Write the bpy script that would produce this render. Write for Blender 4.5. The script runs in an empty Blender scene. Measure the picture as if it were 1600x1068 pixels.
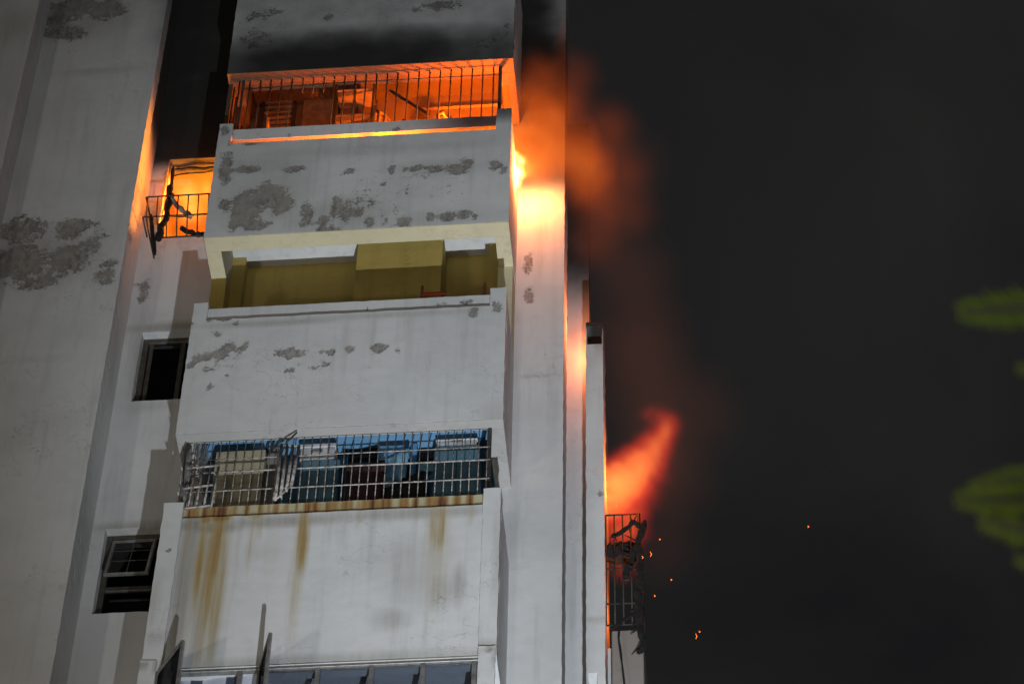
import bpy, math, random
import numpy as np
from mathutils import Vector, Matrix, noise as mnoise

scene = bpy.context.scene
col = scene.collection
rng = random.Random(7)

# ------------------------------------------------------------------ camera
TH, PSI, ROLL, DIST = math.radians(48), math.radians(5.8), math.radians(1.45), 31.0
FPX = 4285 * math.tan(TH)                       # focal length in pixels of a 1600 px wide frame
CD = np.array([-math.sin(PSI)*math.cos(TH), math.cos(PSI)*math.cos(TH), math.sin(TH)])
_r = np.cross(CD, [0, 0, 1]); _r /= np.linalg.norm(_r)
_u = np.cross(_r, CD)
CU = _u*math.cos(ROLL) - _r*math.sin(ROLL)
CR = _r*math.cos(ROLL) + _u*math.sin(ROLL)
CAM = np.array([0, 0, 1.6 + DIST*CD[2]]) - DIST*CD

cam_data = bpy.data.cameras.new('camera')
cam = bpy.data.objects.new('camera', cam_data)
col.objects.link(cam)
cam_data.sensor_width = 36
cam_data.lens = FPX/1600*36
cam_data.clip_start = 0.1
cam_data.clip_end = 3000
cam.matrix_world = Matrix(((CR[0], CU[0], -CD[0], CAM[0]), (CR[1], CU[1], -CD[1], CAM[1]),
                           (CR[2], CU[2], -CD[2], CAM[2]), (0, 0, 0, 1)))
cam_data.dof.use_dof = True
cam_data.dof.focus_distance = 31.5
cam_data.dof.aperture_fstop = 3.2
scene.camera = cam

# ------------------------------------------------------------------ night sky
world = bpy.data.worlds.new('World'); scene.world = world
world.use_nodes = True
wn = world.node_tree.nodes; wl = world.node_tree.links
bg = wn['Background']
bg.inputs['Color'].default_value = (1.0, 0.985, 1.0, 1)
bg.inputs['Strength'].default_value = 0.0138
_tc = wn.new('ShaderNodeTexCoord'); _nz = wn.new('ShaderNodeTexNoise'); _cr = wn.new('ShaderNodeValToRGB')
wl.new(_tc.outputs['Generated'], _nz.inputs['Vector'])
_nz.inputs['Scale'].default_value = 5.0; _nz.inputs['Detail'].default_value = 5; _nz.inputs['Roughness'].default_value = .55; _nz.inputs['Distortion'].default_value = .6
_cr.color_ramp.elements[0].position = .3; _cr.color_ramp.elements[0].color = (.62, .62, .68, 1)
_cr.color_ramp.elements[1].position = .7; _cr.color_ramp.elements[1].color = (1.25, 1.20, 1.17, 1)
wl.new(_nz.outputs[0], _cr.inputs[0]); wl.new(_cr.outputs[0], bg.inputs['Color'])

# ------------------------------------------------------------------ floodlight and added fill lamps (fixtures are built further down)
FLOOD_POS = (2.0, -10.9, 2.5)
def lamp(name, kind, loc, energy, color, radius, target=None, size=None, blend=0.5, parent=None):
    d = bpy.data.lights.new(name, kind)
    d.energy = energy; d.color = color
    d.shadow_soft_size = radius
    if kind == 'SPOT':
        d.spot_size = math.radians(size); d.spot_blend = blend
    o = bpy.data.objects.new(name, d); col.objects.link(o)
    o.location = loc
    if target is not None:
        o.rotation_euler = (Vector(target) - Vector(loc)).to_track_quat('-Z', 'Y').to_euler()
    if parent is not None:
        o.parent = parent
        o.matrix_parent_inverse = Matrix.Translation(-parent.location)
    return o
lamp('floodlight_beam', 'SPOT', FLOOD_POS, 22000, (0.85, 0.925, 1.0), 0.07, (1.15, 0.3, 23.6), 33, 1.0)
FILL_LAMPS = [(-13.0, -15.0, 6.5), (8.6, -17.6, 6.2), (-2.0, -25.0, 6.5)]  # made-up warm fill lamps, added to lift the shaded walls
for s, e_ in zip(FILL_LAMPS, (2700, 900, 2500)):
    lamp('fill_lamp_light', 'POINT', s, e_, (1.0, 0.93, 0.81), 0.5)

scene.view_settings.view_transform = 'Standard'
scene.view_settings.look = 'None'
scene.view_settings.gamma = 1
scene.view_settings.exposure = 0
scene.render.engine = 'CYCLES'
scene.cycles.use_denoising = True
scene.cycles.max_bounces = 6
scene.cycles.diffuse_bounces = 3
scene.cycles.transparent_max_bounces = 24
scene.cycles.volume_bounces = 0
scene.cycles.volume_step_rate = 0.6
scene.cycles.sample_clamp_indirect = 4

# ------------------------------------------------------------------ helpers
def ray(u, v):
    return CD + (u-800)/FPX*CR - (v-534)/FPX*CU
def P(u, v, Y=0.0):
    """the point of the wall plane at depth Y that stands at photo pixel (u, v)"""
    r = ray(u, v); t = (Y-CAM[1])/r[1]
    return CAM + t*r
def mark(o, label=None, cat=None, group=None, kind=None):
    if label: o['label'] = label
    if cat: o['category'] = cat
    if group: o['group'] = group
    if kind: o['kind'] = kind
    return o
def empty(name, loc=(0, 0, 0)):
    o = bpy.data.objects.new(name, None); col.objects.link(o)
    o.empty_display_size = 0.2; o.location = loc
    return o
def link(name, me, mat, parent=None, loc=None):
    o = bpy.data.objects.new(name, me); col.objects.link(o)
    if mat is not None and len(me.materials) == 0: me.materials.append(mat)
    if loc is not None: o.location = loc
    if parent is not None:
        o.parent = parent
    return o
def mesh(name, verts, faces, mat, parent=None, smooth=False, loc=None):
    me = bpy.data.meshes.new(name)
    me.from_pydata([tuple(map(float, v)) for v in verts], [], faces)
    me.update()
    if smooth:
        me.polygons.foreach_set('use_smooth', [True]*len(me.polygons))
    return link(name, me, mat, parent, loc)
class MB:
    """collects shapes of ONE part"""
    def __init__(s): s.v = []; s.f = []
    def box(s, x0, x1, y0, y1, z0, z1, b=0.0):
        if b <= 0:
            n = len(s.v)
            s.v += [(x, y, z) for z in (z0, z1) for y in (y0, y1) for x in (x0, x1)]
            s.f += [tuple(n+i for i in q) for q in ((0, 2, 3, 1), (4, 5, 7, 6), (0, 1, 5, 4), (2, 6, 7, 3), (0, 4, 6, 2), (1, 3, 7, 5))]
            return s
        # chamfered box: 24 vertices
        n = len(s.v); lo = (x0, y0, z0); hi = (x1, y1, z1)
        idx = {}
        for cx in (0, 1):
            for cy in (0, 1):
                for cz in (0, 1):
                    c = [hi[k] if (cx, cy, cz)[k] else lo[k] for k in range(3)]
                    for ax in range(3):
                        p = list(c)
                        for k in range(3):
                            if k != ax: p[k] += -b if (cx, cy, cz)[k] else b
                        idx[(cx, cy, cz, ax)] = len(s.v); s.v.append(tuple(p))
        def q(*k): s.f.append(tuple(idx[i] for i in k))
        for ax in range(3):
            a, c = [k for k in range(3) if k != ax]
            for sd in (0, 1):
                pts = []
                for (i, j) in ((0, 0), (1, 0), (1, 1), (0, 1)):
                    t = [0, 0, 0]; t[ax] = sd; t[a] = i; t[c] = j
                    pts.append((*t, ax))
                if (sd == 1) != (ax == 1): q(*pts)
                else: q(*pts[::-1])
            for i in (0, 1):
                for j in (0, 1):
                    t0 = [0, 0, 0]; t0[a] = i; t0[c] = j; t1 = list(t0); t1[ax] = 1
                    q((*t0, a), (*t1, a), (*t1, c), (*t0, c))
        for cx in (0, 1):
            for cy in (0, 1):
                for cz in (0, 1): q(*[(cx, cy, cz, k) for k in range(3)])
        return s
    def tube(s, pts, r, sides=6, closed=True):
        pts = [np.array(p, float) for p in pts]
        rs = r if hasattr(r, '__len__') else [r]*len(pts)
        n0 = len(s.v)
        ref = None
        for i, p in enumerate(pts):
            d = pts[min(i+1, len(pts)-1)] - pts[max(i-1, 0)]; d = d/(np.linalg.norm(d)+1e-9)
            if ref is None: ref = np.array([0.3, 1, 0.2]) if abs(d[1]) < .9 else np.array([1, 0, .1])
            a = np.cross(d, ref); a /= np.linalg.norm(a); b = np.cross(d, a)
            for k in range(sides):
                t = 2*math.pi*(k+.5)/sides
                s.v.append(tuple(p + rs[i]*(a*math.cos(t)+b*math.sin(t))))
        for i in range(len(pts)-1):
            for k in range(sides):
                k2 = (k+1) % sides
                s.f.append((n0+i*sides+k, n0+i*sides+k2, n0+(i+1)*sides+k2, n0+(i+1)*sides+k))
        if closed:
            s.f.append(tuple(n0+k for k in range(sides))[::-1])
            s.f.append(tuple(n0+(len(pts)-1)*sides+k for k in range(sides)))
        return s
    def quad(s, *p):
        n = len(s.v); s.v += [tuple(q) for q in p]; s.f.append(tuple(range(n, n+len(p)))); return s
    def build(s, name, mat, parent=None, smooth=False, loc=None):
        return mesh(name, s.v, s.f, mat, parent, smooth, loc)

def lines(a, b, step, extra=(), fine=None):
    """grid lines from a to b, fine only inside the stretch the photo shows"""
    L = {round(a, 4), round(b, 4)}
    f0, f1 = fine if fine else (a, b)
    f0, f1 = max(a, f0), min(b, f1)
    n = max(1, int(round((f1-f0)/step)))
    for i in range(n+1): L.add(round(f0+(f1-f0)*i/n, 4))
    for g0, g1 in ((a, f0), (f1, b)):
        m = max(1, int((g1-g0)/1.5)) if g1-g0 > .01 else 0
        for i in range(m+1 if m else 0): L.add(round(g0+(g1-g0)*i/m, 4))
    ex = [round(e, 4) for e in extra if a-1e-6 <= e <= b+1e-6]
    L = sorted(l for l in L if all(abs(l-e) > step*.4 for e in ex) or l in (round(a, 4), round(b, 4)))
    return np.array(sorted(set(L) | set(ex)))

def blob_field(x, z, blobs):
    f = np.zeros_like(x)
    for (cx, cz, rx, rz, st) in blobs:
        d = np.sqrt(((x-cx)/rx)**2 + ((z-cz)/rz)**2)
        f = np.maximum(f, st*np.clip(1.45-d, 0, 1))
    return f
def px_blobs(L, Y):
    out = []
    for (u, v, ru, rv, st) in L:
        p = P(u, v, Y); out.append((p[0], p[2], ru/153., rv/103., st))
    return out

def slab(name, x0, x1, z0, z1, y0, y1, mat, parent, holes=(), step=.06, fields=None, rough=.007, fine=(19.4, 32.2), axis='Y'):
    """upright slab; front at y0; rectangular holes (x0,x1,z0,z1); named fields are wear marks and painted dimming stored per vertex"""
    xs = lines(x0, x1, step, [h[0] for h in holes]+[h[1] for h in holes])
    zs = lines(z0, z1, step, [h[2] for h in holes]+[h[3] for h in holes], fine)
    nx, nz = len(xs)-1, len(zs)-1
    keep = np.ones((nx, nz), bool)
    cx = (xs[1:]+xs[:-1])/2; cz = (zs[1:]+zs[:-1])/2
    for h in holes:
        keep[np.ix_((cx > h[0]) & (cx < h[1]), (cz > h[2]) & (cz < h[3]))] = False
    V = []; F = []; idF = {}; idB = {}
    def jit(x, z, y):
        n = mnoise.noise_vector(Vector((x*9, y*9+3, z*9)))
        return (x+n[0]*rough, y+n[1]*.0012, z+n[2]*rough)
    def vf(i, j):
        if (i, j) not in idF:
            idF[i, j] = len(V); V.append(jit(xs[i], zs[j], y0))
        return idF[i, j]
    def vb(i, j):
        if (i, j) not in idB:
            idB[i, j] = len(V); V.append(jit(xs[i], zs[j], y1))
        return idB[i, j]
    def K(i, j): return 0 <= i < nx and 0 <= j < nz and keep[i, j]
    for i in range(nx):
        for j in range(nz):
            if not keep[i, j]: continue
            F.append((vf(i, j), vf(i+1, j), vf(i+1, j+1), vf(i, j+1)))
            F.append((vb(i, j), vb(i, j+1), vb(i+1, j+1), vb(i+1, j)))
            if not K(i-1, j): F.append((vf(i, j), vf(i, j+1), vb(i, j+1), vb(i, j)))
            if not K(i+1, j): F.append((vf(i+1, j+1), vf(i+1, j), vb(i+1, j), vb(i+1, j+1)))
            if not K(i, j-1): F.append((vf(i+1, j), vf(i, j), vb(i, j), vb(i+1, j)))
            if not K(i, j+1): F.append((vf(i, j+1), vf(i+1, j+1), vb(i+1, j+1), vb(i, j+1)))
    o = mesh(name, V, F, mat, parent)
    A = np.array(V)
    put_fields(o, A, fields)
    return o
def put_fields(o, A, fields):
    for nm in ('peel', 'soot_dim', 'rust', 'grime'):
        at = o.data.attributes.new(nm, 'FLOAT', 'POINT')
        val = np.zeros(len(A))
        if fields and nm in fields:
            f = fields[nm]
            val = f(A) if callable(f) else blob_field(A[:, 0], A[:, 2], f)
        at.data.foreach_set('value', np.asarray(val, np.float32))
def return_slab(name, x, y0, y1, z0, z1, mat, parent, fields=None, t=.12, step=.09, fine=(19.4, 32.2)):
    """wall that faces +x, front at x"""
    ys = lines(y0, y1, step); zs = lines(z0, z1, step, (), fine)
    V = []; F = []
    n = len(zs)
    for xx in (x, x-t):
        for y in ys:
            for z in zs: V.append((xx+.003*mnoise.noise(Vector((xx*7, y*7, z*7))), y, z))
    m = len(ys)*n
    for i in range(len(ys)-1):
        for j in range(n-1):
            a = i*n+j
            F.append((a, a+n, a+n+1, a+1)); F.append((m+a, m+a+1, m+a+n+1, m+a+n))
    for j in range(n-1):
        F.append((j, j+1, m+j+1, m+j)); e = (len(ys)-1)*n+j
        F.append((e+1, e, m+e, m+e+1))
    o = mesh(name, V, F, mat, parent); put_fields(o, np.array(V), fields)
    return o

# ------------------------------------------------------------------ materials
def new_mat(name):
    m = bpy.data.materials.new(name); m.use_nodes = True
    nt = m.node_tree; nt.nodes.clear()
    out = nt.nodes.new('ShaderNodeOutputMaterial')
    return m, nt, out
def N(nt, t, **k):
    n = nt.nodes.new(t)
    for a, b in k.items():
        if a.startswith('i_'):
            key = a[2:]; key = int(key) if key.isdigit() else key.replace('_', ' ')
            if isinstance(b, bpy.types.NodeSocket): nt.links.new(b, n.inputs[key])
            else: n.inputs[key].default_value = b
        else: setattr(n, a, b)
    return n
def mth(nt, op, a, b=None, c=None, clamp=False):
    n = nt.nodes.new('ShaderNodeMath'); n.operation = op; n.use_clamp = clamp
    for i, x in enumerate((a, b, c)):
        if x is None: continue
        if isinstance(x, bpy.types.NodeSocket): nt.links.new(x, n.inputs[i])
        else: n.inputs[i].default_value = x
    return n.outputs[0]
def smooth(nt, x, a, b):
    n = nt.nodes.new('ShaderNodeMapRange'); n.interpolation_type = 'SMOOTHSTEP'
    nt.links.new(x, n.inputs[0]); n.inputs[1].default_value = a; n.inputs[2].default_value = b
    return n.outputs[0]
def mixc(nt, fac, a, b):
    n = nt.nodes.new('ShaderNodeMix'); n.data_type = 'RGBA'
    for k, x in ((0, fac), (6, a), (7, b)):
        if isinstance(x, bpy.types.NodeSocket): nt.links.new(x, n.inputs[k])
        elif k == 0: n.inputs[0].default_value = x
        else: n.inputs[k].default_value = (*x, 1)
    return n.outputs[2]
def noise(nt, vec, scale, detail=4, rough=.55, dist=0.0):
    n = N(nt, 'ShaderNodeTexNoise'); nt.links.new(vec, n.inputs['Vector'])
    n.inputs['Scale'].default_value = scale; n.inputs['Detail'].default_value = detail
    n.inputs['Roughness'].default_value = rough; n.inputs['Distortion'].default_value = dist
    return n.outputs[0]
def scaled(nt, vec, s):
    n = N(nt, 'ShaderNodeMapping'); nt.links.new(vec, n.inputs[0]); n.inputs['Scale'].default_value = s
    return n.outputs[0]
def attr(nt, name):
    n = N(nt, 'ShaderNodeAttribute'); n.attribute_name = name
    return n.outputs['Fac']

def plaster(name, base=(.60, .60, .60), peeled=(.34, .315, .285), rough=.85, worn=True):
    m, nt, out = new_mat(name)
    tc = N(nt, 'ShaderNodeTexCoord').outputs['Object']
    big = noise(nt, tc, .9, 4, .6)
    mid = noise(nt, tc, 5.0, 6, .65)
    streak = noise(nt, scaled(nt, tc, (9, 9, .7)), 1.0, 5, .6)
    fine = noise(nt, tc, 45, 4, .6)
    dark = tuple(c*.72 for c in base)
    c = mixc(nt, smooth(nt, big, .35, .75), base, tuple(x*.87 for x in base))
    c = mixc(nt, mth(nt, 'MULTIPLY', smooth(nt, streak, .48, .78), .62), c, dark)
    c = mixc(nt, mth(nt, 'MULTIPLY', smooth(nt, mid, .50, .80), .42), c, tuple(x*.75 for x in base))
    # thin hairline cracks
    vor = N(nt, 'ShaderNodeTexVoronoi', feature='DISTANCE_TO_EDGE'); nt.links.new(scaled(nt, tc, (.6, .6, .45)), vor.inputs['Vector'])
    wv = N(nt, 'ShaderNodeVectorMath', operation='ADD')
    nz = N(nt, 'ShaderNodeTexNoise'); nt.links.new(tc, nz.inputs['Vector']); nz.inputs['Scale'].default_value = 3; nz.inputs['Detail'].default_value = 5
    sc = N(nt, 'ShaderNodeVectorMath', operation='SCALE'); nt.links.new(nz.outputs[1], sc.inputs[0]); sc.inputs['Scale'].default_value = .5
    nt.links.new(scaled(nt, tc, (.6, .6, .45)), wv.inputs[0]); nt.links.new(sc.outputs[0], wv.inputs[1])
    nt.links.new(wv.outputs[0], vor.inputs['Vector'])
    crack = mth(nt, 'MULTIPLY', mth(nt, 'SUBTRACT', 1.0, smooth(nt, vor.outputs[0], .0, .008)), smooth(nt, noise(nt, tc, 1.1, 2), .52, .62))
    c = mixc(nt, mth(nt, 'MULTIPLY', crack, .45), c, tuple(x*.3 for x in base))
    height = mth(nt, 'MULTIPLY', fine, .15)
    height = mth(nt, 'ADD', height, mth(nt, 'MULTIPLY', mid, .5))
    height = mth(nt, 'SUBTRACT', height, crack)
    if worn:
        pn = noise(nt, scaled(nt, tc, (1, 1, 1.15)), 7.5, 12, .74, .25)
        pe = mth(nt, 'ADD', attr(nt, 'peel'), mth(nt, 'ADD', mth(nt, 'MULTIPLY', mth(nt, 'SUBTRACT', pn, .5), 2.5), mth(nt, 'MULTIPLY', mth(nt, 'SUBTRACT', noise(nt, scaled(nt, tc, (1, 1, .6)), 38, 4, .6), .5), .9)))
        pm = mth(nt, 'MULTIPLY', smooth(nt, pe, .52, .80), .92)
        halo = mth(nt, 'SUBTRACT', smooth(nt, pe, .36, .62), pm, clamp=True)
        vst = noise(nt, scaled(nt, tc, (1.0, 1.0, .42)), 17, 6, .68)
        pc = mixc(nt, smooth(nt, noise(nt, tc, 9, 6, .7), .35, .7), tuple(x*.80 for x in peeled), tuple(x*1.08 for x in peeled))
        mold = mth(nt, 'MULTIPLY', smooth(nt, vst, .43, .60), mth(nt, 'ADD', .40, mth(nt, 'MULTIPLY', smooth(nt, noise(nt, tc, 2.3, 3), .42, .60), .65)))
        pc = mixc(nt, mold, pc, (.12, .11, .098))
        rim = mth(nt, 'MULTIPLY', mth(nt, 'SUBTRACT', smooth(nt, pe, .58, .66), smooth(nt, pe, .70, .95), clamp=True), smooth(nt, noise(nt, tc, 5, 3), .42, .6))
        pc = mixc(nt, mth(nt, 'MULTIPLY', rim, .7), pc, (.08, .073, .065))
        c = mixc(nt, mth(nt, 'MULTIPLY', halo, .38), c, dark)
        c = mixc(nt, pm, c, pc)
        height = mth(nt, 'SUBTRACT', height, mth(nt, 'MULTIPLY', pm, 1.6))
        # grime and rust runs
        st = noise(nt, scaled(nt, tc, (24, 24, .8)), 1.0, 5, .6)
        g = mth(nt, 'MULTIPLY', attr(nt, 'grime'), mth(nt, 'ADD', .35, mth(nt, 'MULTIPLY', st, 1.1)), clamp=True)
        c = mixc(nt, g, c, (.20, .185, .155))
        ru = mth(nt, 'MULTIPLY', attr(nt, 'rust'), mth(nt, 'ADD', .62, mth(nt, 'MULTIPLY', smooth(nt, st, .25, .75), .45)), clamp=True)
        rc = N(nt, 'ShaderNodeValToRGB'); nt.links.new(ru, rc.inputs[0])
        e = rc.color_ramp.elements; e[0].color = (.44, .40, .29, 1); e[0].position = 0.0; e[1].color = (.055, .025, .014, 1); e[1].position = 1
        k = e.new(.40); k.color = (.33, .245, .105, 1)
        k = e.new(.62); k.color = (.27, .155, .055, 1)
        k = e.new(.82); k.color = (.15, .065, .025, 1)
        c = mixc(nt, smooth(nt, ru, .0, .5), c, rc.outputs[0])
        so = mth(nt, 'ADD', attr(nt, 'soot_dim'), mth(nt, 'MULTIPLY', mth(nt, 'MULTIPLY', mth(nt, 'SUBTRACT', noise(nt, tc, 2.2, 4, .5), .5), .35), smooth(nt, attr(nt, 'soot_dim'), 0, .4)), clamp=True)
        c = mixc(nt, smooth(nt, so, 0, 1), c, (.012, .011, .010))
    bp = N(nt, 'ShaderNodeBump'); nt.links.new(height, bp.inputs['Height'])
    bp.inputs['Strength'].default_value = .45; bp.inputs['Distance'].default_value = .012
    b = N(nt, 'ShaderNodeBsdfPrincipled'); nt.links.new(c, b.inputs['Base Color']); nt.links.new(bp.outputs[0], b.inputs['Normal'])
    b.inputs['Roughness'].default_value = rough
    nt.links.new(b.outputs[0], out.inputs[0])
    return m
def simple(name, base, rough=.6, metal=0.0, var=.35, scale=12, dirt=None, spec=.4):
    m, nt, out = new_mat(name)
    tc = N(nt, 'ShaderNodeTexCoord').outputs['Object']
    c = mixc(nt, smooth(nt, noise(nt, tc, scale, 5, .65), .35, .7), base, tuple(x*(1-var) for x in (dirt or base)))
    b = N(nt, 'ShaderNodeBsdfPrincipled'); nt.links.new(c, b.inputs['Base Color'])
    b.inputs['Roughness'].default_value = rough; b.inputs['Metallic'].default_value = metal
    b.inputs['Specular IOR Level'].default_value = spec
    bp = N(nt, 'ShaderNodeBump'); nt.links.new(noise(nt, tc, scale*3, 4), bp.inputs['Height']); bp.inputs['Strength'].default_value = .2; bp.inputs['Distance'].default_value = .004
    nt.links.new(bp.outputs[0], b.inputs['Normal'])
    nt.links.new(b.outputs[0], out.inputs[0])
    return m
def glass(name, tint=(.75, .8, .82), gloss=.12):
    m, nt, out = new_mat(name)
    t = N(nt, 'ShaderNodeBsdfTransparent'); t.inputs[0].default_value = (*tint, 1)
    g = N(nt, 'ShaderNodeBsdfGlossy'); g.inputs['Roughness'].default_value = .04
    mx = N(nt, 'ShaderNodeMixShader'); mx.inputs[0].default_value = gloss
    nt.links.new(t.outputs[0], mx.inputs[1]); nt.links.new(g.outputs[0], mx.inputs[2]); nt.links.new(mx.outputs[0], out.inputs[0])
    return m
def glow(name, color, strength):
    m, nt, out = new_mat(name)
    e = N(nt, 'ShaderNodeEmission'); e.inputs[0].default_value = (*color, 1); e.inputs[1].default_value = strength
    nt.links.new(e.outputs[0], out.inputs[0]); return m

M_WALL = plaster('white_plaster')
M_CREAM = plaster('cream_paint', (.56, .50, .33), (.3, .27, .2), worn=False)
M_OLIVE = plaster('olive_yellow_paint', (.40, .295, .072), worn=False)
M_CEIL = plaster('ceiling_white', (.58, .58, .57), worn=False)
M_BLUE = plaster('blue_paint', (.115, .27, .44), worn=False)
M_TEAL = plaster('teal_paint', (.07, .155, .21), worn=False)
M_BEIGE = plaster('beige_paint', (.40, .345, .235), worn=False)
M_FIREWALL = plaster('smoked_brown_paint', (.22, .135, .07), worn=False)
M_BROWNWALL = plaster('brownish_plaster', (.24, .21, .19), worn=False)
M_SOOTED = plaster('sooted_ceiling_paint', (.085, .05, .026), worn=False)
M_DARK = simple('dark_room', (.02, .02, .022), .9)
M_ALU = simple('aluminium_frame', (.36, .35, .33), .45, .6, .4)
M_BRONZE = simple('brown_frame', (.11, .10, .085), .5, .4, .4)
M_BARWHITE = simple('grey_painted_steel', (.42, .40, .38), .55, 0, .55, 25, (.25, .17, .11))
M_BARDARK = simple('smoked_steel', (.05, .045, .04), .7, .2, .5)
M_CHAR = simple('charred_wood', (.008, .0075, .007), .95, 0, .6, 30)
M_RAILRUST = plaster('rusty_rail_plaster', (.46, .42, .27))
M_SHEETW = plaster('smudged_white_paint', (.36, .35, .34), worn=False)
M_GLASS = glass('window_glass', (.66, .69, .74), .10)
M_DGLASS = glass('dark_window_glass', (.12, .13, .15), .07)
M_RED = simple('red_plastic', (.45, .06, .02), .45)
M_MAROON = simple('maroon_cloth', (.045, .016, .018), .95)
M_BLACKCLOTH = simple('black_cloth', (.012, .012, .013), .95)
M_WHITEBOX = simple('white_plastic', (.52, .52, .53), .5)
M_LBLUE = simple('light_blue_plastic', (.18, .36, .52), .5)
M_WOODLIT = simple('old_timber', (.25, .17, .1), .8)
def striped(name):
    m, nt, out = new_mat(name)
    tc = N(nt, 'ShaderNodeTexCoord').outputs['Object']
    w = N(nt, 'ShaderNodeTexWave', bands_direction='X'); nt.links.new(tc, w.inputs[0]); w.inputs['Scale'].default_value = .95; w.inputs['Distortion'].default_value = .6
    c = mixc(nt, smooth(nt, w.outputs[1], .72, .78), (.50, .53, .62), (.05, .06, .10))
    b = N(nt, 'ShaderNodeBsdfPrincipled'); nt.links.new(c, b.inputs['Base Color']); b.inputs['Roughness'].default_value = .9
    nt.links.new(b.outputs[0], out.inputs[0]); return m
M_CURTAIN = striped('striped_curtain')
M_SHEET = simple('grey_sheet', (.22, .22, .21), .8, 0, .6, 9)

# ------------------------------------------------------------------ ground
def ground_mat():
    m, nt, out = new_mat('asphalt')
    tc = N(nt, 'ShaderNodeTexCoord').outputs['Object']
    c = mixc(nt, smooth(nt, noise(nt, tc, .5, 6), .35, .7), (.045, .045, .046), (.065, .063, .06))
    b = N(nt, 'ShaderNodeBsdfPrincipled'); nt.links.new(c, b.inputs['Base Color']); b.inputs['Roughness'].default_value = .9
    nt.links.new(b.outputs[0], out.inputs[0]); return m
g = mesh('ground', [(-900, -900, 0), (900, -900, 0), (900, 900, 0), (-900, 900, 0)], [(0, 1, 2, 3)], ground_mat())
mark(g, kind='structure')

# ------------------------------------------------------------------ the apartment block
B = empty('apartment_building')
mark(B, 'tall white apartment block with peeling plaster, stacked balconies and one storey on fire', 'building')
YC = .95                     # plane of the main wall
X0, X1 = -3.35, -.07         # sides of the balcony stack
XB, YB = -4.315, .40         # corner of the left wing
XA, YA = -5.75, .0
ZTOP = 36.0

def soot_dim_fn(*terms):
    def f(A):
        v = np.zeros(len(A))
        for t in terms: v = np.maximum(v, t(A[:, 0], A[:, 1], A[:, 2]))
        return v
    return f
def ss(x, a, b):
    t = np.clip((x-a)/(b-a), 0, 1); return t*t*(3-2*t)

# far left wing, left wing
slab('wall', -9.0, XA, 0, ZTOP, YA, YA+.25, M_WALL, B, fields={'grime': [(P(30, 40, YA)[0], P(30, 40, YA)[2], .25, .35, .35)]}, step=.12)
return_slab('wall', XA, YA+.25, YB+.1, 0, ZTOP, M_WALL, B, t=.2)
peel_B = px_blobs([(115, 12, 60, 26, 1.0), (165, 15, 45, 24, 1.0), (100, 52, 50, 20, .95), (85, 35, 40, 20, .8),
                   (35, 358, 48, 26, 1.0), (110, 358, 30, 22, .95), (133, 350, 30, 12, .85), (155, 366, 18, 10, .8),
                   (30, 410, 60, 38, 1.0), (105, 405, 45, 32, 1.0), (165, 425, 22, 28, .85), (60, 440, 40, 16, .9), (140, 385, 25, 16, .9), (203, 358, 9, 18, .7)], YB)
slab('wall', XA-.2, XB, 0, ZTOP, YB, YB+.2, M_WALL, B, fields={'peel': peel_B,
     'soot_dim': soot_dim_fn(lambda x, y, z: .55*ss(z, 28.6, 31.5)*np.clip(1-(XB-x)/1.1, 0, 1)**2 + .0*x, lambda x, y, z: .28*ss(z, 28.6, 31.6)),  # last term: light falling off towards the top, put into the colour
     'grime': px_blobs([(150, 112, 90, 4, .35), (60, 400, 110, 50, .35), (120, 30, 90, 40, .3), (90, 660, 40, 16, .12), (60, 560, 70, 5, .15), (30, 690, 30, 20, .1)], YB)})
return_slab('wall', XB, YB+.2, YC+.1, 0, ZTOP, M_WALL, B, t=.18,
     fields={'soot_dim': soot_dim_fn(lambda x, y, z: ss(z, 28.75, 29.9)*.6+.4*ss(z+1.2*(y-.6), 28.9, 29.6))})
# wall of the stair windows
WIN0 = (-4.135, -3.30, 27.75, 29.15)
WIN1 = (-4.13, -3.30, 25.06, 26.15)
WIN2 = (-4.18, -3.30, 22.01, 23.175)
slab('wall', XB-.1, X0+.12, 0, ZTOP, YC, YC+.22, M_WALL, B, holes=[WIN0, WIN1, WIN2], step=.05,
     fields={'peel': px_blobs([(225, 455, 12, 22, .95), (216, 440, 8, 14, .6)], YC),
             'soot_dim': soot_dim_fn(lambda x, y, z: ss(z, 28.75, 29.25) + 0*x),
             'grime': [(-4.1, 25.6, .10, .65, .45), (-3.75, 26.22, .5, .08, .7), (-3.8, 23.2, .55, .06, .6), (-3.9, 24.97, .3, .07, .25)]})
# wall right of the balconies
peel_C = px_blobs([(826, 408, 9, 18, 1.0), (822, 420, 8, 12, .9), (827, 460, 9, 18, 1.0)], YC)
slab('wall', X1-.1, .455, 0, ZTOP, YC, YC+.45, M_WALL, B, step=.05,
     fields={'peel': peel_C, 'soot_dim': soot_dim_fn(lambda x, y, z: np.maximum(.75*ss(z, 27.75, 28.6), .95*ss(z, 29.0, 29.9))*(1-.40*ss(x, .1, .45)*ss(z, 30.6, 31.5))),  # soot, plus the dark smoke before this wall put into its colour
             'grime': px_blobs([(840, 586, 40, 3, .3), (868, 400, 4, 300, .12), (805, 700, 8, 260, .15)], YC)})
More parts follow.
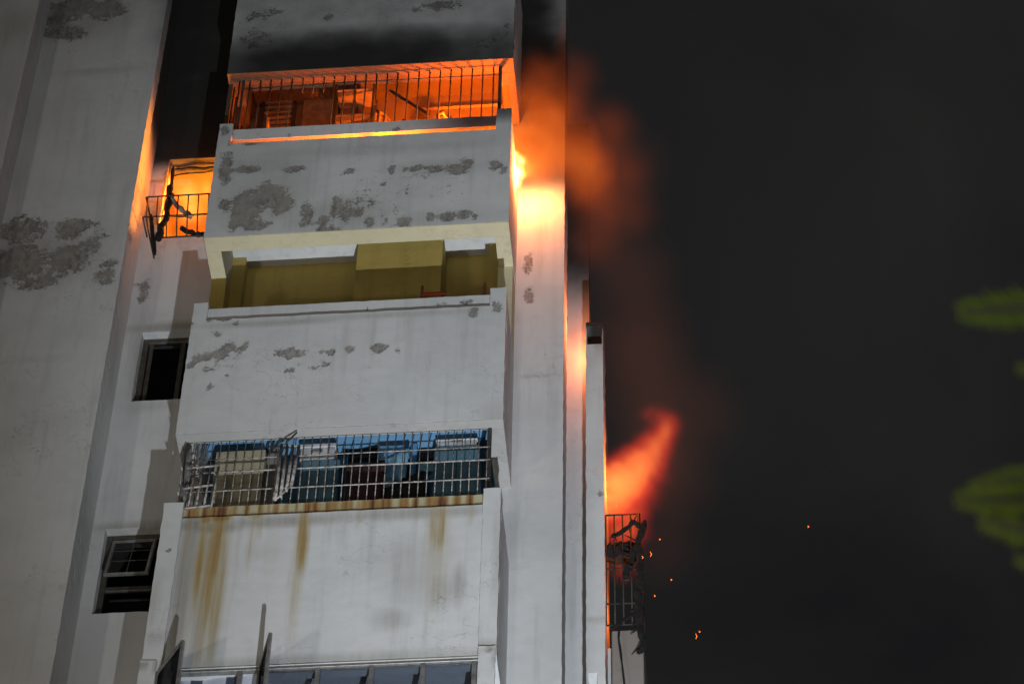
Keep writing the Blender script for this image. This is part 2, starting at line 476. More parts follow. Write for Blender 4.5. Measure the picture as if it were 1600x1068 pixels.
# light well behind, and the narrow column in front of it
slab('wall', .30, .672, 0, 30.5, 1.80, 2.0, M_WALL, B, step=.06, fields={'soot_dim': soot_dim_fn(lambda x, y, z: .25*ss(z, 24.6, 26.2)+.70*ss(z, 26.8, 28.2))})  # dark smoke hanging before this wall is painted into its colour
MB().box(.705, .862, 1.3215, 1.95, 0, 25.1).build('column_light_block', M_BROWNWALL, B)  # unseen block added to keep flame light off the well wall
slab('column', .69, .872, 0, 25.95, .95, 1.32, M_WALL, B, holes=[(.702, .860, 25.60, 25.885), (.706, .80, 20.55, 20.955)], step=.05,
     fields={'soot_dim': soot_dim_fn(lambda x, y, z: ss(z, 24.9, 26.0)*(.25+.35*ss(x, .70, .87))+1.0*ss(z, 25.80, 25.95)),
             'peel': px_blobs([(938, 770, 6, 5, .95)], .95), 'grime': px_blobs([(930, 968, 20, 3, .5)], .95)})
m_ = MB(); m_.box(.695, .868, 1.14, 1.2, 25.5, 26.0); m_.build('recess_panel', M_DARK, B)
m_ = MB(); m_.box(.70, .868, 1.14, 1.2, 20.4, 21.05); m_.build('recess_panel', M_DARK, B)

# ---- the balconies
PX_L, PX_R = .15, .17        # widths of the corner piers
def balcony(zb, zt, zslot, zrail0, zrail1, fields, soffit, ceil, rail_mat=M_WALL, rail_fields=None, thick=.11,
            proud=False, sides=True, name='balcony', ring=.20, side_soot=None):
    """parapet with corner piers, a rail set back behind its top edge, edge beams and the slab"""
    b = empty(name); b.parent = B
    if proud:
        slab('parapet', X0+.1, X1-.1, zb+.012, zslot, .015, .11, M_WALL, b, fields=fields, step=.03)
        slab('pier', X0-.01, X0+PX_L+.03, zb+.0, zt, -.012, .16, M_WALL, b, step=.04, fields={'peel': [(X0+.09, zb+1.52, .035, .035, 1.0)], 'grime': [(X0+.03, zb+.9, .06, .3, .25), (X0+.1, zb+.4, .1, .1, .3)]})
        slab('pier', X1-PX_R, X1, zb+.0, zt, -.012, .16, M_WALL, b, step=.04, fields={'grime': [(X1-.08, zb+.1, .12, .1, .5), (X1-.02, zb+1.2, .03, .7, .35)]})
    else:
        slab('parapet', X0, X1, zb+.012, zt, 0, thick, M_WALL, b, holes=[(X0+PX_L, X1-PX_R, zslot, zt+.1)], fields=fields, step=.04)
    slab('rail', X0+PX_L-.01, X1-PX_R+.01, zrail0, zrail1, .046, .10, rail_mat, b, step=.03, fields=rail_fields, fine=(zrail0, zrail1))
    # soffit ring of the edge beams
    s = MB().box(X0, X1, .001, ring, zb, zb+.0118, .002); s.build('soffit', soffit, b)
    MB().box(X0, X0+.16, ring+.0005, YC, zb, zb+.0118).build('soffit', soffit, b)
    MB().box(X1-.16, X1, ring+.0005, YC, zb, zb+.0118).build('soffit', soffit, b)
    MB().box(X0, X1, thick+.002, ring, zb+.013, zb+.60).build('edge_beam', M_WALL, b)
    if sides:
        slab_side(X0, thick+.003, YC, zb+.013, zt-.12, .15, b, -1, side_soot)
        slab_side(X1, thick+.003, YC, zb+.013, zt-.12, .15, b, 1)
    # slab: its underside is the ceiling of the balcony below
    MB().box(X0+.151, X1-.151, ring+.001, YC+.02, zb+.60, zb+.66).build('ceiling', ceil, b)
    MB().box(X0+.151, X1-.151, .1255, YC+.02, zb+.661, zb+.75).build('floor_slab', M_CEIL, b)
    # inner beam faces
    return b
def slab_side(x, y0, y1, z0, z1, t, parent, sgn, soot_dim=None):
    xs = (x-t, x) if sgn > 0 else (x, x+t)
    ys = lines(y0, y1, .08); zs = lines(z0, z1, .08)
    bm = MB()
    n = len(zs)
    for xx in xs:
        for y in ys:
            for z in zs: bm.v.append((xx+.004*mnoise.noise(Vector((xx*9, y*9, z*9))), y, z))
    m = len(ys)*n
    for i in range(len(ys)-1):
        for j in range(n-1):
            a = i*n+j
            bm.f.append((m+a, m+a+n, m+a+n+1, m+a+1)); bm.f.append((a, a+1, a+n+1, a+n))
    for j in range(n-1):
        bm.f.append((j+1, j, m+j, m+j+1)); e = (len(ys)-1)*n+j; bm.f.append((e, e+1, m+e+1, m+e))
    for i in range(len(ys)-1):
        a = i*n; bm.f.append((a, a+n, m+a+n, m+a)); a = i*n+n-1; bm.f.append((a+n, a, m+a, m+a+n))
    o = bm.build('side_parapet', M_WALL, parent)
    put_fields(o, np.array(bm.v), {'soot_dim': soot_dim} if soot_dim else None)
    return o

ZB0, ZB1, ZB2, ZB3 = 29.46, 26.55, 23.50, 20.36
# balcony above the fire: soot climbs its face
peel0 = px_blobs([(400, 60, 30, 30, .62), (420, 20, 40, 14, .6), (510, 28, 16, 9, .8), (650, 14, 16, 8, .8), (690, 8, 40, 12, .9), (390, 30, 14, 14, .7), (790, 45, 8, 30, .6), (760, 70, 40, 16, .55)], 0)
b0 = balcony(ZB0, 31.7, 31.45, 31.40, 31.65, {'peel': peel0,
     'soot_dim': soot_dim_fn(lambda x, y, z: 1.0*(1-ss(z, 29.7, 30.85))*(.74+.26*np.clip(1.3-np.abs(x+1.9)/1.5, 0, 1)), lambda x, y, z: .47+0*x)}, M_SOOTED, M_SOOTED, side_soot=lambda A: np.full(len(A), .95))
# burning balcony
peel1 = px_blobs([(385, 325, 30, 34, 1.1), (420, 305, 34, 24, 1.08), (440, 320, 22, 20, 1.0), (395, 350, 30, 14, 1.0), (368, 340, 12, 30, 1.0), (350, 320, 16, 16, .8), (352, 265, 14, 34, .95), (385, 264, 28, 9, .92), (460, 264, 20, 8, .95), (480, 330, 14, 22, .9), (478, 346, 14, 12, .9), (505, 345, 16, 10, .9),
                  (525, 325, 10, 26, .95), (540, 330, 14, 24, .85), (515, 358, 30, 7, .9), (560, 325, 14, 26, .72), (578, 345, 12, 12, .9), (545, 268, 14, 7, .8), (612, 264, 7, 9, 1.0), (631, 265, 4, 8, .9), (650, 262, 14, 8, 1.0), (680, 263, 20, 8, 1.0), (715, 264, 22, 11, 1.0), (730, 254, 14, 10, .95), (773, 258, 14, 10, .95), (787, 266, 8, 9, .9),
                  (632, 345, 15, 11, .98), (604, 342, 4, 8, .85), (672, 338, 9, 10, .95), (700, 338, 18, 9, .98), (725, 334, 18, 9, .98), (742, 340, 6, 9, .85), (600, 288, 7, 6, .75), (572, 292, 6, 6, .75), (635, 300, 5, 14, .7), (578, 318, 9, 10, .75), (600, 330, 40, 40, .36), (560, 300, 60, 40, .34), (660, 275, 60, 8, .5),
                  (352, 205, 9, 12, .9), (395, 224, 20, 4, .8), (358, 225, 8, 8, .7), (705, 300, 60, 40, .25)], 0)
b1 = balcony(ZB1, 28.53, 28.165, 28.285, 28.47, {'peel': peel1,
     'soot_dim': soot_dim_fn(lambda x, y, z: .75*ss(x, -.5, -.2)*ss(z, 28.1, 28.5), lambda x, y, z: .22*ss(z, 26.9, 28.3)),
     'grime': px_blobs([(410, 315, 80, 50, .42), (560, 235, 220, 10, .2), (520, 335, 110, 26, .40), (680, 340, 100, 16, .28), (690, 262, 90, 14, .32), (400, 262, 80, 16, .35), (620, 300, 60, 40, .16)], 0)}, M_CREAM, M_CEIL, thick=.04, side_soot=lambda A: .95*ss(A[:, 2], 27.3, 27.9),
     rail_fields={'soot_dim': soot_dim_fn(lambda x, y, z: .85*ss(x, -1.6, -.4)), 'peel': px_blobs([(620, 195, 10, 6, .7), (450, 205, 6, 8, .5)], 0)})
# olive balcony
peel2 = px_blobs([(358, 542, 14, 12, 1.0), (345, 552, 16, 9, 1.0), (325, 556, 10, 9, 1.0), (308, 560, 10, 9, 1.0), (298, 570, 7, 7, .9), (376, 546, 10, 7, .9), (384, 540, 3, 8, .9), (338, 522, 8, 8, .75), (455, 550, 9, 14, 1.1), (440, 550, 18, 8, .85), (468, 552, 7, 9, .9), (518, 550, 9, 7, .95), (545, 546, 8, 8, .95), (505, 548, 5, 6, .8),
                  (592, 544, 15, 9, 1.05), (621, 548, 3.5, 11, .98), (488, 574, 8, 5, .98), (510, 568, 7, 5, .9), (455, 578, 6, 4, .9), (446, 581, 3, 3, .9), (328, 604, 7, 6, .98), (326, 575, 9, 7, .85), (338, 568, 3, 5, .9), (740, 488, 11, 9, .95), (775, 480, 12, 10, .9), (368, 505, 5, 6, 1.0), (345, 500, 26, 3, .9), (301, 508, 4, 9, .9), (354, 586, 3, 4, .8), (575, 572, 10, 3, .7), (360, 560, 60, 40, .36), (470, 565, 60, 30, .34)], 0)
b2 = balcony(ZB2, 25.49, 25.215, 25.16, 25.44, {'peel': peel2,
     'grime': px_blobs([(540, 520, 6, 60, .22), (583, 520, 5, 40, .22), (640, 520, 6, 60, .18), (430, 504, 120, 5, .5), (600, 492, 160, 5, .35), (520, 682, 260, 10, .40), (770, 660, 20, 30, .3)], 0)}, M_SHEETW, M_BLUE, ring=.135,
     rail_fields={'peel': px_blobs([(730, 466, 14, 5, .85), (690, 470, 10, 4, .6), (573, 478, 3, 6, .7)], 0), 'grime': px_blobs([(560, 486, 240, 4, .35)], 0)})  # rail foot: dirt and the shaded line there, both put into the colour
# rust-stained balcony
rust3 = [(P(u, 800)[0], 22.37-h*.42, w*1.35/153., h*.62, st_*.80) for (u, w, h, st_) in ((346, 15, 2.0, .58), (346, 9, 1.1, .72), (346, 12, .12, .95), (322, 6, 1.3, .60), (322, 7, .14, .85), (318, 10, 1.9, .22), (396, 4, .8, .34), (408, 3, .4, .36), (400, 12, .1, .5), (476, 8, .95, .64), (472, 8, 1.9, .36), (686, 12, .7, .56), (686, 16, 1.5, .28), (560, 3, .35, .25), (610, 3, .3, .25), (650, 3, .3, .25), (298, 5, .6, .3), (735, 5, .3, .3), (375, 4, 1.2, .2), (430, 10, 1.6, .14), (510, 3, .3, .25))]
b3 = balcony(ZB3, 22.53, 22.335, 22.28, 22.505, {'rust': rust3,
     'grime': px_blobs([(288, 900, 16, 170, .75), (312, 960, 10, 130, .60), (335, 970, 6, 110, .45), (330, 822, 40, 9, 1.0), (300, 818, 20, 12, 1.0), (440, 812, 100, 8, .65), (640, 800, 130, 8, .55), (650, 900, 40, 40, .28), (685, 920, 22, 24, .45), (715, 910, 10, 26, .5), (610, 965, 28, 14, .42), (640, 870, 60, 30, .25), (500, 1030, 250, 9, .45), (420, 860, 30, 12, .15)], 0)}, M_CEIL, M_CEIL, rail_mat=M_RAILRUST, proud=True,
     rail_fields={'rust': [(P(u, 790)[0], 22.4, w/140., .2, min(1, s*1.15+.1)) for (u, w, s) in [(_q.uniform(285, 745), _q.uniform(2, 6), _q.uniform(.3, .8)) for _q in [random.Random(k*13+1) for k in range(45)]] + [(345, 9, 1), (320, 5, .9), (296, 4, .7), (365, 5, .5), (385, 4, .8), (405, 3, .6), (418, 3, .5), (430, 4, .7), (446, 5, .4), (462, 3, .6), (478, 5, .9), (497, 3, .6), (520, 4, .5), (540, 3, .7), (560, 5, .4), (578, 3, .7), (590, 4, .5), (625, 4, .6), (650, 3, .9), (668, 5, .5), (688, 10, 1.0), (710, 4, .4), (733, 5, .8)]],
                  'grime': [(-2, 22.34, 3, .06, 1.0)]})

# ---- back walls and interiors of the balconies (sub-parts of their balcony)
def back_wall(b, z0, z1, mat):
    MB().box(X0+.12, X1-.101, YC-.001, YC+.2, z0, z1).build('back_wall', mat, b)
back_wall(b1, ZB1+.751, ZB0+.599, M_FIREWALL)
back_wall(b2, ZB2+.751, ZB1+.599, M_OLIVE)
back_wall(b3, ZB3+.751, ZB2+.599, M_TEAL)
# olive balcony: boxed shaft, side piers
xl, xr = P(556, 420, .6)[0], P(690, 420, .6)[0]
MB().box(xl, xr, .60, YC-.003, ZB2+.752, ZB1+.598, .004).build('boxed_shaft', M_OLIVE, b2)
MB().box(X0+.005, X0+.165, .58, YC-.003, ZB2+1.9, ZB1-.001).build('side_wall', M_OLIVE, b2)
MB().box(X0+.152, X0+.30, .80, YC-.003, ZB2+.752, ZB1+.598).build('side_wall', M_OLIVE, b2)
MB().box(X1-.165, X1-.005, .62, YC-.003, ZB2+1.9, ZB1-.001).build('side_wall', M_CREAM, b2)
MB().box(X1-.29, X1-.152, .78, YC-.003, ZB2+.752, ZB1+.598).build('side_wall', M_OLIVE, b2)
MB().box(X0+.151, X0+.158, .2, YC-.003, ZB1+.013, ZB1+.598).build('side_wall', M_BEIGE, b2)
MB().box(X0+.002, X0+.05, .15, YC-.003, 28.40, ZB0-.002).build('side_wall', M_SOOTED, b1)  # panel added to stop fire light leaking out of the left side
# blue balcony: beige shaft, doors, blue frames
xl, xr = P(335, 730, .6)[0], P(412, 730, .6)[0]
MB().box(xl, xr, .60, YC-.003, ZB3+.752, ZB2+.36, .004).build('boxed_shaft', M_BEIGE, b3)
MB().box(P(417, 730, .8)[0], P(436, 730, .8)[0], .75, YC-.003, ZB3+.752, ZB2+.55).build('door_jamb', M_BROWNWALL, b3)
def at_box(u0, u1, v0, v1, y0, y1, name, mat, parent, bev=.004):
    a = P(u0, v1, y0); c = P(u1, v0, y0)
    return MB().box(a[0], c[0], y0, y1, a[2], c[2], bev).build(name, mat, parent)
at_box(637, 652, 690, 790, .80, YC-.004, 'door_jamb', M_BLUE, b3)
at_box(536, 545, 700, 790, .86, YC-.004, 'door_jamb', M_BLUE, b3)
at_box(590, 640, 694, 714, .70, YC-.004, 'transom', M_BLUE, b3)
at_box(655, 740, 718, 728, .72, .80, 'ledge', M_LBLUE, b3)
at_box(655, 742, 700, 716, .84, YC-.006, 'transom_panel', M_DARK, b3)
at_box(545, 590, 690, 716, .88, YC-.006, 'transom_panel', M_DARK, b3)

# fire balcony: ledges, louvre window and door in the back wall
at_box(700, 783, 131, 138, .915, YC-.002, 'ledge', M_FIREWALL, b1)
at_box(655, 783, 161, 169, .905, YC-.002, 'ledge', M_FIREWALL, b1)
at_box(540, 700, 134, 139, .90, YC-.002, 'ledge', M_FIREWALL, b1)
lw = MB()
a, c = P(404, 210, .9), P(466, 138, .9)
lw.box(a[0], a[0]+.04, .88, YC-.002, a[2], c[2]).box(c[0]-.04, c[0], .88, YC-.002, a[2], c[2]).box(a[0]+.04, c[0]-.04, .88, YC-.002, c[2]-.04, c[2])
lw.build('frame', M_BARDARK, b1)
for k in range(6):
    z = a[2] + .08 + k*.095
    MB().box(a[0]+.041, c[0]-.041, .875, .93, z, z+.04, .004).build('louvre', M_FIREWALL, b1)
at_box(468, 523, 140, 215, .89, YC-.002, 'door', M_WOODLIT, b1)

# ---- security grilles
def bars(parent, x0, x1, n, z0f, z1f, y, r, mat, skip=()):
    me = None
    for i in range(n):
        x = x0 + (x1-x0)*i/(n-1)
        if i in skip: continue
        z0, z1 = z0f(x), z1f(x)
        bb = MB()
        w1 = rng.uniform(-.004, .004); w2 = rng.uniform(-.003, .003)
        bb.tube([(x, y, z0), (x+w1, y+w2, (z0+z1)/2), (x, y, z1)], r, 5)
        bb.build('bar', mat, parent, True)
def hbar(parent, x0, x1, z, y, r, mat, sag=0.0, z1=None):
    z1 = z if z1 is None else z1
    MB().tube([(x0, y, z), ((x0+x1)/2, y-.006, (z+z1)/2-sag), (x1, y, z1)], r, 5).build('cross_rail', mat, parent, True)
g1 = empty('security_grille'); g1.parent = B
lo = lambda x: 28.40; hi = lambda x: ZB0+.02
cut = {6, 7, 8}
bars(g1, P(372, 150, .12)[0], P(770, 150, .12)[0], 25, lo, hi, .12, .0085, M_BARDARK, cut)
for i in (6, 7, 8):
    xx = P(372, 150, .12)[0] + (P(770, 150, .12)[0]-P(372, 150, .12)[0])*i/24
    MB().tube([(xx, .12, ZB0+.02), (xx+.006, .125, ZB0-.26-.03*rng.random())], .0085, 5).build('bar', M_BARDARK, g1, True)
hbar(g1, X0+.16, X1-.17, 29.33, .13, .008, M_BARDARK)
MB().box(X1-.17, X1-.135, .105, .14, 28.35, ZB0+.01).build('post', M_BARDARK, g1)
MB().box(X0+.165, X0+.19, .105, .14, 28.35, ZB0+.01).build('post', M_BARDARK, g1)
for k in range(5):    # left return of the grille
    MB().tube([(X0+.06, .2+k*.14, 28.4), (X0+.06, .2+k*.14, ZB0+.02)], .0085, 5).build('bar', M_BARDARK, g1, True)

g3 = empty('security_grille'); g3.parent = B
lo = lambda x: 22.44; hi = lambda x: ZB2+.03
bars(g3, P(288, 740, .12)[0], P(760, 740, .12)[0], 37, lo, hi, .12, .0055, M_BARWHITE)
for vv, rr in ((707, .006), (727, .010), (756, .008)):
    z = P(560, vv, .105)[2]
    hbar(g3, X0+.12, X1-.13, z, .108, rr, M_BARWHITE, rng.uniform(0, .01))
hbar(g3, X0+.10, X1-.12, ZB2+.005, .118, .008, M_BARDARK)
MB().box(X1-.155, X1-.12, .105, .13, 22.44, ZB2).build('post', M_BARDARK, g3)
MB().box(X0+.10, X0+.118, .105, .13, 22.40, ZB2).build('post', M_BARDARK, g3)
for k in range(5):
    MB().tube([(X0+.09, .1+k*.16, 22.42), (X0+.09, .1+k*.16, ZB2+.02)], .008, 5).build('bar', M_BARWHITE, g3, True)
for zz in (22.75, 23.1):
    MB().tube([(X0+.09, .05, zz), (X0+.09, .9, zz)], .009, 5).build('cross_rail', M_BARWHITE, g3, True)
# escape hatch swung out of the grille
ht = [P(u, 694+i, .02) for i, u in enumerate((440, 449, 458, 467))]
hb = [P(430, 781, -.05), P(438, 776, -.06), P(447, 767, -.07), P(455, 758, -.07)]
for p, q in zip(ht, hb):
    MB().tube([p, q], .017, 5).build('hatch_bar', M_BARWHITE, g3, True)
MB().tube([hb[0], hb[3]], .011, 5).build('hatch_rail', M_BARWHITE, g3, True)
MB().tube([ht[0], ht[3]], .011, 5).build('hatch_rail', M_BARWHITE, g3, True)
MB().tube([P(447, 692, .0), P(464, 675, -.02)], .010, 5).build('hatch_stay', M_BARDARK, g3, True)
# small framed panel at the left end of the grille
for u in (297, 309, 321, 333):
    MB().tube([P(u+9, 728, .02), P(u-3, 792, .02)], .010, 5).build('panel_bar', M_BARWHITE, g3, True)
for (u0, v0, u1, v1) in ((292, 731, 343, 727), (286, 763, 333, 757), (284, 794, 330, 789)):
    MB().tube([P(u0, v0, .015), P(u1, v1, .015)], .013, 5).build('panel_rail', M_BARWHITE, g3, True)

# ---- stair windows
def window(hole, yin, style):
    x0, x1, z0, z1 = hole
    w = empty('window'); w.parent = B
    def fr(nm, a, b, c, d, y0=yin, y1=yin+.06, mat=M_BRONZE):
        return MB().box(a, b, y0, y1, c, d, .004).build(nm, mat, w)
    fr('frame', x0+.002, x0+.06, z0+.002, z1-.002)
    fr('frame', x0+.061, x1, z1-.07, z1-.002); fr('frame', x0+.061, x1, z0+.002, z0+.06)
    if style == 'slider':
        xs = x0 + .47
        fr('sash_stile', x0+.075, x0+.12, z0+.061, z1-.071, yin+.012, yin+.045); fr('sash_stile', xs-.05, xs, z0+.061, z1-.071, yin+.012, yin+.045)
        MB().box(x0+.12, xs-.05, yin+.025, yin+.031, z0+.061, z1-.071).build('pane', M_DGLASS, w)
        MB().box(xs, x1, yin+.035, yin+.041, z0+.061, z1-.071).build('pane', M_DGLASS, w)
    else:
        zm = z0 + .42
        fr('transom', x0+.061, x1, zm-.03, zm+.03)
        MB().box(x0+.061, x1, yin+.025, yin+.031, z0+.061, zm-.031).build('pane', M_DGLASS, w)
        # top-hung sash pushed open
        xa, xb, zt, L, t = x0+.07, x0+.52, z1-.09, z1-.09-zm-.02, .035
        an = math.radians(16)
        def q(x, s): return (x, yin-math.sin(an)*s*.9 - .0, zt-math.cos(an)*s)
        for (sx0, sx1) in ((xa, xa+.035), (xb-.035, xb)):
            MB().tube([q((sx0+sx1)/2, 0), q((sx0+sx1)/2, L)], .022, 4).build('sash_stile', M_ALU, w)
        for s_ in (0.015, L):
            MB().tube([q(xa, s_), q(xb, s_)], .020, 4).build('sash_rail', M_ALU, w)
        mb = MB(); mb.quad(q(xa, 0), q(xb, 0), q(xb, L), q(xa, L)); mb.build('pane', M_DGLASS, w)
        for s_ in (.3, .6):
            MB().tube([q(xa, L*s_), q(xb, L*s_)], .006, 4).build('glazing_bar', M_BRONZE, w)
        MB().tube([q((xa+xb)/2, 0), q((xa+xb)/2, L)], .006, 4).build('glazing_bar', M_BRONZE, w)
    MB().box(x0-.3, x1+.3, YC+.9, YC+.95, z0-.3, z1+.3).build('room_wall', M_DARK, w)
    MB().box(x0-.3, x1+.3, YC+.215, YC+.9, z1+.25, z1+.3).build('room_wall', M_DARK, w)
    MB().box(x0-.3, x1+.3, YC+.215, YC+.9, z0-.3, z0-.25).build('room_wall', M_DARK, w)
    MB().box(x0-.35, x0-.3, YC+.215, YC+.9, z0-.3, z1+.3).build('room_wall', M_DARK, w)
    return w
window(WIN1, YC+.10, 'slider')
window(WIN2, YC+.10, 'hung')
# the burnt-out window: room walls, charred frame, torn basket grille
w0 = empty('window'); w0.parent = B
x0, x1, z0, z1 = WIN0
rx0, rx1, rz0, rz1 = x0-.24, x1+.03, z0-.2, z1+.8
MB().box(rx0, rx1, YC+1.5, YC+1.6, rz0, rz1).build('room_wall', M_FIREWALL, w0)
MB().box(rx0-.04, rx0, YC+.215, YC+1.6, rz0-.04, rz1+.04).build('room_wall', M_FIREWALL, w0)
MB().box(rx1, rx1+.04, YC+.215, YC+1.6, rz0-.04, rz1+.04).build('room_wall', M_FIREWALL, w0)
MB().box(rx0, rx1, YC+.215, YC+1.6, rz1, rz1+.04).build('room_wall', M_FIREWALL, w0)
MB().box(rx0, rx1, YC+.215, YC+1.6, rz0-.04, rz0).build('room_wall', M_FIREWALL, w0)
def rough_tube(pts, r, n=9, amp=.02, seed=1, shards=0):
    """crooked burnt stick: uneven flattened section, a few splinters"""
    rr = random.Random(seed); out = []; rad = []
    pts = [np.array(p, float) for p in pts]
    n = n*2
    for i in range(n):
        t = i/(n-1)*(len(pts)-1); k = min(int(t), len(pts)-2); f = t-k
        p = pts[k]*(1-f)+pts[k+1]*f
        off = np.array(mnoise.noise_vector(Vector((i*.31+seed*7.3, seed, 0))))*amp*1.6
        out.append(p+off)
        w = 1+.35*mnoise.noise(Vector((i*.45+seed*3.1, 5, seed)))+rr.uniform(-.10, .10)
        rad.append(r*w*(.45 if i in (0, n-1) else 1))
    mb = MB().tube(out, rad, 7)
    c0 = np.array(out[0])
    for q in range(shards):
        i = rr.randrange(1, n-1); d = np.array([rr.uniform(-1, 1), rr.uniform(-.6, .3), rr.uniform(-1, .8)]); d /= np.linalg.norm(d)
        L = r*rr.uniform(2.2, 5.0)
        mb.tube([out[i], out[i]+d*L*.6, out[i]+d*L+np.array([0, 0, -.01])], [r*.35, r*.22, r*.05], 4)
    return mb
rough_tube([(x0+.03, YC+.12, z1), (x0+.02, YC+.1, z0)], .022, 14, .012, 3).build('charred_frame', M_CHAR, w0)
rough_tube([(x0+.03, YC+.12, z1-.04), (x1, YC+.12, z1-.05)], .02, 12, .012, 4).build('charred_frame', M_CHAR, w0)
rough_tube([(x0+.03, YC+.12, z1-.14), (x1, YC+.12, z1-.08)], .010, 12, .012, 5).build('charred_frame', M_CHAR, w0)
rough_tube([(x0, YC+.12, z0+.5), (x1, YC+.12, z0+.52)], .012, 12, .012, 6).build('charred_frame', M_CHAR, w0)
gb = empty('basket_grille'); gb.parent = B
ya = .66
gx0, gx1 = P(228, 310, ya)[0], -3.42
zt_, zm_, zb_ = P(250, 307, ya)[2], P(250, 338, ya)[2], P(260, 371, ya)[2]
for z in (zt_, zm_, zb_):
    xx0 = gx0 + (0 if z > zb_+.1 else .12)
    MB().tube([(xx0, ya, z), (gx1, ya, z)], .010, 5).build('cross_rail', M_BARDARK, gb, True)
    MB().tube([(xx0, ya, z), (xx0, YC, z)], .010, 5).build('cross_rail', M_BARDARK, gb, True)
nb = 8
for i in range(nb):
    x = gx0+.02+(gx1-gx0-.02)*i/(nb-1)
    MB().tube([(x, ya, zt_), (x+.02, ya-.004, zm_), (x+(.10 if i < 2 else .05), ya+.0, zb_)], .0085, 5).build('bar', M_BARDARK, gb, True)

# ---- enclosed balcony with casement windows
bw = empty('casement_window'); bw.parent = B
zt4 = 20.352
for k, u in enumerate((280, 376, 413, 497, 581, 661, 741)):
    x = P(u, 1045, .03)[0]
    MB().box(x-.022, x+.022, .005, .06, 18.9, zt4-.031, .003).build('mullion', M_ALU, bw)
MB().box(X0+.15, X1-.16, .002, .065, zt4-.030, zt4, .003).build('frame_head', M_ALU, bw)
us = (280, 376, 413, 497, 581, 661, 741)
for k in range(2, 6):
    xa, xb = P(us[k], 1045, .03)[0]+.023, P(us[k+1], 1045, .03)[0]-.023
    MB().box(xa, xb, .03, .035, 18.9, zt4-.031).build('pane', M_GLASS, bw)
def sash(ax, ay, bx, by, zt, zb):
    f = MB()
    for (x, y) in ((ax, ay), (bx, by)): f.tube([(x, y, zb), (x, y, zt)], .02, 4)
    f.tube([(ax, ay, zt), (bx, by, zt)], .022, 4)
    o = f.build('open_sash', M_ALU, bw)
    d = np.array([bx-ax, by-ay]); n = np.array([-d[1], d[0]])/np.linalg.norm(d)*.003
    p = MB(); v = [(ax+n[0], ay+n[1]), (bx+n[0], by+n[1]), (bx-n[0], by-n[1]), (ax-n[0], ay-n[1])]
    nn = len(p.v); p.v += [(x, y, z) for z in (zb, zt-.02) for (x, y) in v]
    p.f += [(0, 1, 5, 4), (1, 2, 6, 5), (2, 3, 7, 6), (3, 0, 4, 7), (0, 3, 2, 1), (4, 5, 6, 7)]
    p.build('pane', M_DGLASS, o)
q1 = P(286, 1003, -.40); sash(P(246, 1056, .02)[0], .02, q1[0], -.40, 20.34, 19.2)
q2 = P(423, 986, -.45); sash(P(405, 1052, .02)[0], .02, q2[0], -.45, 20.34, 19.2)
# things seen behind the glass
MB().box(X0+.16, X1-.17, .24, .95, ZB3+.30, ZB3+.33).build('room_ceiling', M_CEIL, bw)
MB().box(X0+.16, X1-.17, .95, 1.0, 18.4, ZB3+.29).build('room_wall', M_BROWNWALL, bw)
slab('pier', X0-.02, X0+.14, 18.2, 20.46, -.035, .0, M_WALL, B, step=.05, fields={'grime': [(X0+.0, 20.40, .06, .05, .9), (X0+.13, 20.40, .03, .1, .8)]})
slab('pier', X1-.165, X1-.01, 18.2, 20.46, -.035, .0, M_WALL, B, step=.05, fields={'grime': [(X1-.05, 20.42, .06, .035, 1.0), (X1-.02, 20.3, .03, .12, .6)]})
slab('parapet', X0, X1, 17.2, 18.9, .003, .1, M_WALL, B, step=.3)

# ---- side bay on the right with its grille cage
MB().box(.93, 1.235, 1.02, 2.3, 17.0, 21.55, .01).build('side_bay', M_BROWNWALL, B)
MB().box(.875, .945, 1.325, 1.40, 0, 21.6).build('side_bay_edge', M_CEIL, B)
gc = empty('cage_grille'); gc.parent = B
cx0, cx1, cy0, cy1 = .885, 1.215, 1.0, 1.7
cz0, cz1 = 21.60, 23.09
for z in (cz0, cz0+.28, cz0+.75, cz1):
    MB().tube([(cx0, cy0, z), (cx1, cy0, z), (cx1, cy1, z)], .011, 5).build('cross_rail', M_BARDARK, gc, True)
for i in range(5):
    x = cx0+(cx1-cx0)*i/4
    MB().tube([(x, cy0, cz0), (x, cy0, cz1)], .008 if i < 4 else .017, 5).build('bar', M_BARDARK, gc, True)
for i in range(1, 7):
    y = cy0+(cy1-cy0)*i/6
    MB().tube([(cx1, y, cz0), (cx1, y, cz1-.2*(i % 3))], .008, 5).build('bar', M_BARDARK, gc, True)

# ------------------------------------------------------------------ things in and on the building
# red plastic chair on the olive balcony: only its back shows above the rail
p = P(690, 455, .35)
ch = empty('plastic_chair', (p[0], .35, ZB2+.75))
mark(ch, 'red plastic chair behind the parapet of the olive yellow balcony', 'chair')
cxl, cxr = P(659, 455, .35)[0]-p[0], P(757, 455, .35)[0]-p[0]
ztop = P(657, 445, .35)[2]-(ZB2+.75)
for x in (cxl, cxr):
    MB().tube([(x, -.03, 0), (x, 0, .45), (x, .02, ztop)], .016, 6).build('leg', M_RED, ch, True)
    MB().tube([(x, .42, 0), (x, .42, .45)], .016, 6).build('leg', M_RED, ch, True)
MB().box(cxl, cxr, 0, .44, .43, .46, .008).build('seat', M_RED, ch)
zb_l = P(680, 455, .35)[2]-(ZB2+.75)
MB().box(cxl, cxl+.26, .0, .025, zb_l-.05, zb_l, .006).build('back_slat', M_RED, ch)
MB().box(cxl, cxr, .0, .025, .62, .70, .006).build('back_slat', M_RED, ch)

